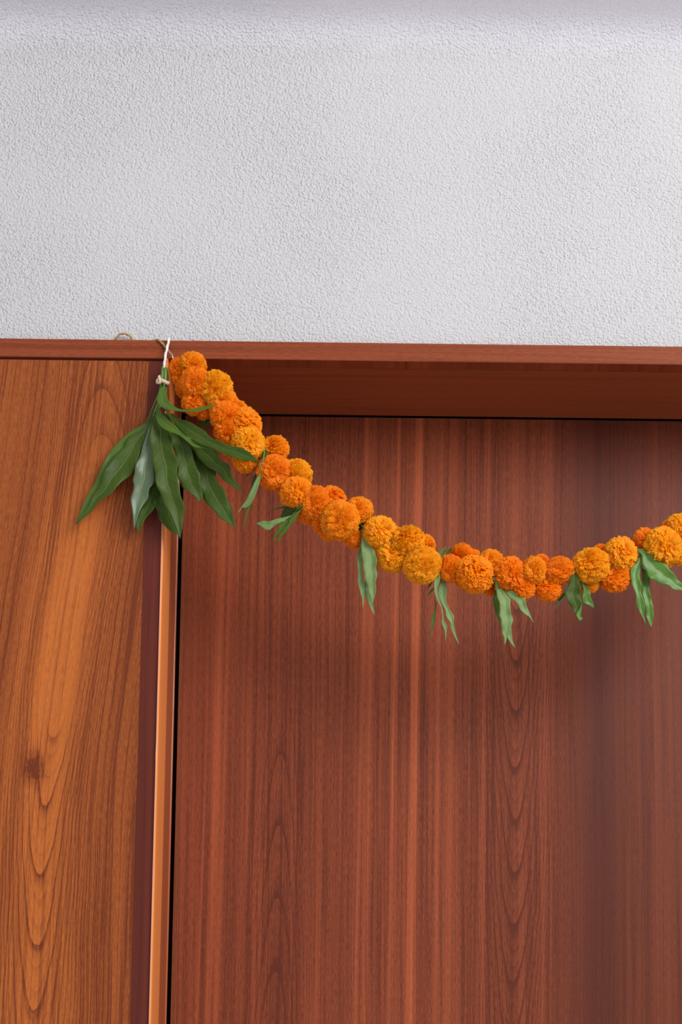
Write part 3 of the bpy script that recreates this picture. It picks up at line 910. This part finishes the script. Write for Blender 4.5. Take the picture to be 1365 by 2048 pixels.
sleaf(s, z5([(1045, 925), (1020, 950), (1002, 1000)]), z5([(1055, 930), (1038, 965), (1008, 1005)]), 0.02, 0.014, 'dark', bulge=0.0, nl=12)
sleaf(s, z5([(1072, 990), (1030, 1030), (990, 1088)]), z5([(1078, 1005), (1045, 1050), (996, 1092)]), 0.024, 0.016, 'mid', bulge=0.0, nl=12)
# S5
s = sprig(z6([(905, 300), (860, 380), (828, 460), (806, 560), (800, 630)]), (0.044, 0.054, 0.060, 0.058, 0.052), (0.0010, 0.0014, 0.0014, 0.0014, 0.001))
sleaf(s, z6([(838, 430), (848, 365), (868, 300), (880, 287)]), z6([(852, 430), (895, 370), (920, 320), (936, 292)]), 0.056, 0.038, 'dark', bulge=0.003, wave=0.0008, nl=18)
sleaf(s, z6([(846, 400), (880, 350), (905, 308), (880, 290)]), z6([(848, 405), (884, 354), (910, 312), (900, 292)]), 0.060, 0.048, 'pale', bulge=0.002, wave=0.0005, nl=18)
sleaf(s, z6([(825, 400), (770, 480), (788, 560), (790, 630)]), z6([(834, 410), (824, 500), (832, 570), (812, 640)]), 0.058, 0.052, 'pale', bulge=0.002, wave=0.001, nl=18)
sleaf(s, z6([(796, 620), (776, 700), (774, 770), (800, 870), (828, 950), (858, 1022)]), z6([(806, 625), (830, 720), (845, 800), (848, 900), (862, 1022)]), 0.036, 0.030, 'mid', bulge=0.002)
sleaf(s, z6([(855, 600), (930, 632), (975, 640), (1060, 700), (1110, 714), (1116, 780), (1152, 862), (1198, 972)]),
      z6([(855, 612), (900, 660), (962, 722), (1022, 762), (1052, 832), (1110, 885), (1150, 912), (1195, 974)]), 0.044, 0.046, 'pale', bulge=0.008, fold=0.005)
sleaf(s, z6([(905, 980), (905, 1060), (916, 1118), (960, 1190), (1000, 1234)]), z6([(972, 940), (962, 1010), (970, 1120), (985, 1180), (1003, 1233)]), 0.049, 0.040, 'pale', bulge=0.002, wave=0.001)
sleaf(s, z6([(806, 606), (808, 680), (840, 780), (838, 880), (860, 980), (862, 1060), (886, 1130), (892, 1207)]),
      z6([(848, 606), (920, 690), (956, 740), (950, 830), (977, 930), (966, 1000), (932, 1090), (896, 1207)]), 0.052, 0.046, 'pale', bulge=0.006, fold=0.004, mid=0.55)
# S6
s = sprig(z7([(372, 465), (392, 520), (400, 580), (395, 640)]), (0.036, 0.050, 0.054, 0.050), (0.0008, 0.0012, 0.0012, 0.001))
sleaf(s, z7([(310, 742), (275, 765), (250, 800), (262, 815)]), z7([(318, 760), (305, 785), (280, 808), (265, 818)]), 0.020, 0.018, 'mid', bulge=0.001, nl=14)
sleaf(s, z7([(310, 765), (260, 825), (209, 888)]), z7([(316, 776), (275, 835), (213, 892)]), 0.024, 0.018, 'pale', bulge=0.001, wave=0.0004, nl=14)
sleaf(s, z7([(412, 560), (440, 620), (480, 700), (474, 780), (474, 830), (522, 846), (571, 876)]), z7([(425, 555), (492, 660), (541, 720), (546, 780), (570, 832), (575, 875)]), 0.050, 0.034, 'fresh', bulge=0.004)
sleaf(s, z7([(360, 445), (372, 560), (340, 680), (315, 740), (340, 810), (380, 880), (413, 932), (430, 970), (458, 995)]),
      z7([(385, 490), (432, 600), (460, 700), (455, 780), (470, 820), (462, 900), (456, 960), (460, 995)]), 0.058, 0.046, 'dark', bulge=0.006)
sleaf(s, z7([(452, 880), (418, 930), (432, 970), (457, 996)]), z7([(470, 825), (464, 900), (458, 950), (481, 968)]), 0.056, 0.050, 'fresh', bulge=0.001, wave=0.0005, nl=14)
# S7
s = sprig(z7([(975, 355), (1000, 400), (1008, 470), (1006, 520)]), (0.040, 0.056, 0.056, 0.050), (0.0010, 0.0014, 0.0014, 0.0016))
sleaf(s, z7([(1000, 520), (1008, 650), (1004, 740), (1036, 850), (1040, 940), (1088, 1052)]), z7([(1045, 545), (1076, 620), (1074, 720), (1096, 800), (1111, 932), (1101, 1000), (1092, 1052)]),
      0.046, 0.038, 'fresh', bulge=0.004)
sleaf(s, z7([(985, 385), (968, 450), (905, 545), (915, 660), (955, 760), (954, 840), (985, 910), (1015, 970), (1039, 1027)]),
      z7([(1010, 400), (1006, 480), (985, 580), (1006, 680), (1000, 740), (1032, 840), (1026, 930), (1042, 1026)]), 0.054, 0.044, 'fresh', bulge=0.006)
sleaf(s, z7([(955, 345), (1020, 350), (1082, 380), (1160, 440), (1232, 500), (1290, 570), (1362, 660), (1440, 748)]),
      z7([(960, 352), (1008, 410), (1012, 480), (1060, 580), (1112, 632), (1182, 660), (1250, 680), (1292, 712), (1365, 722), (1438, 752)]), 0.058, 0.050, 'fresh', bulge=0.010, fold=0.005)
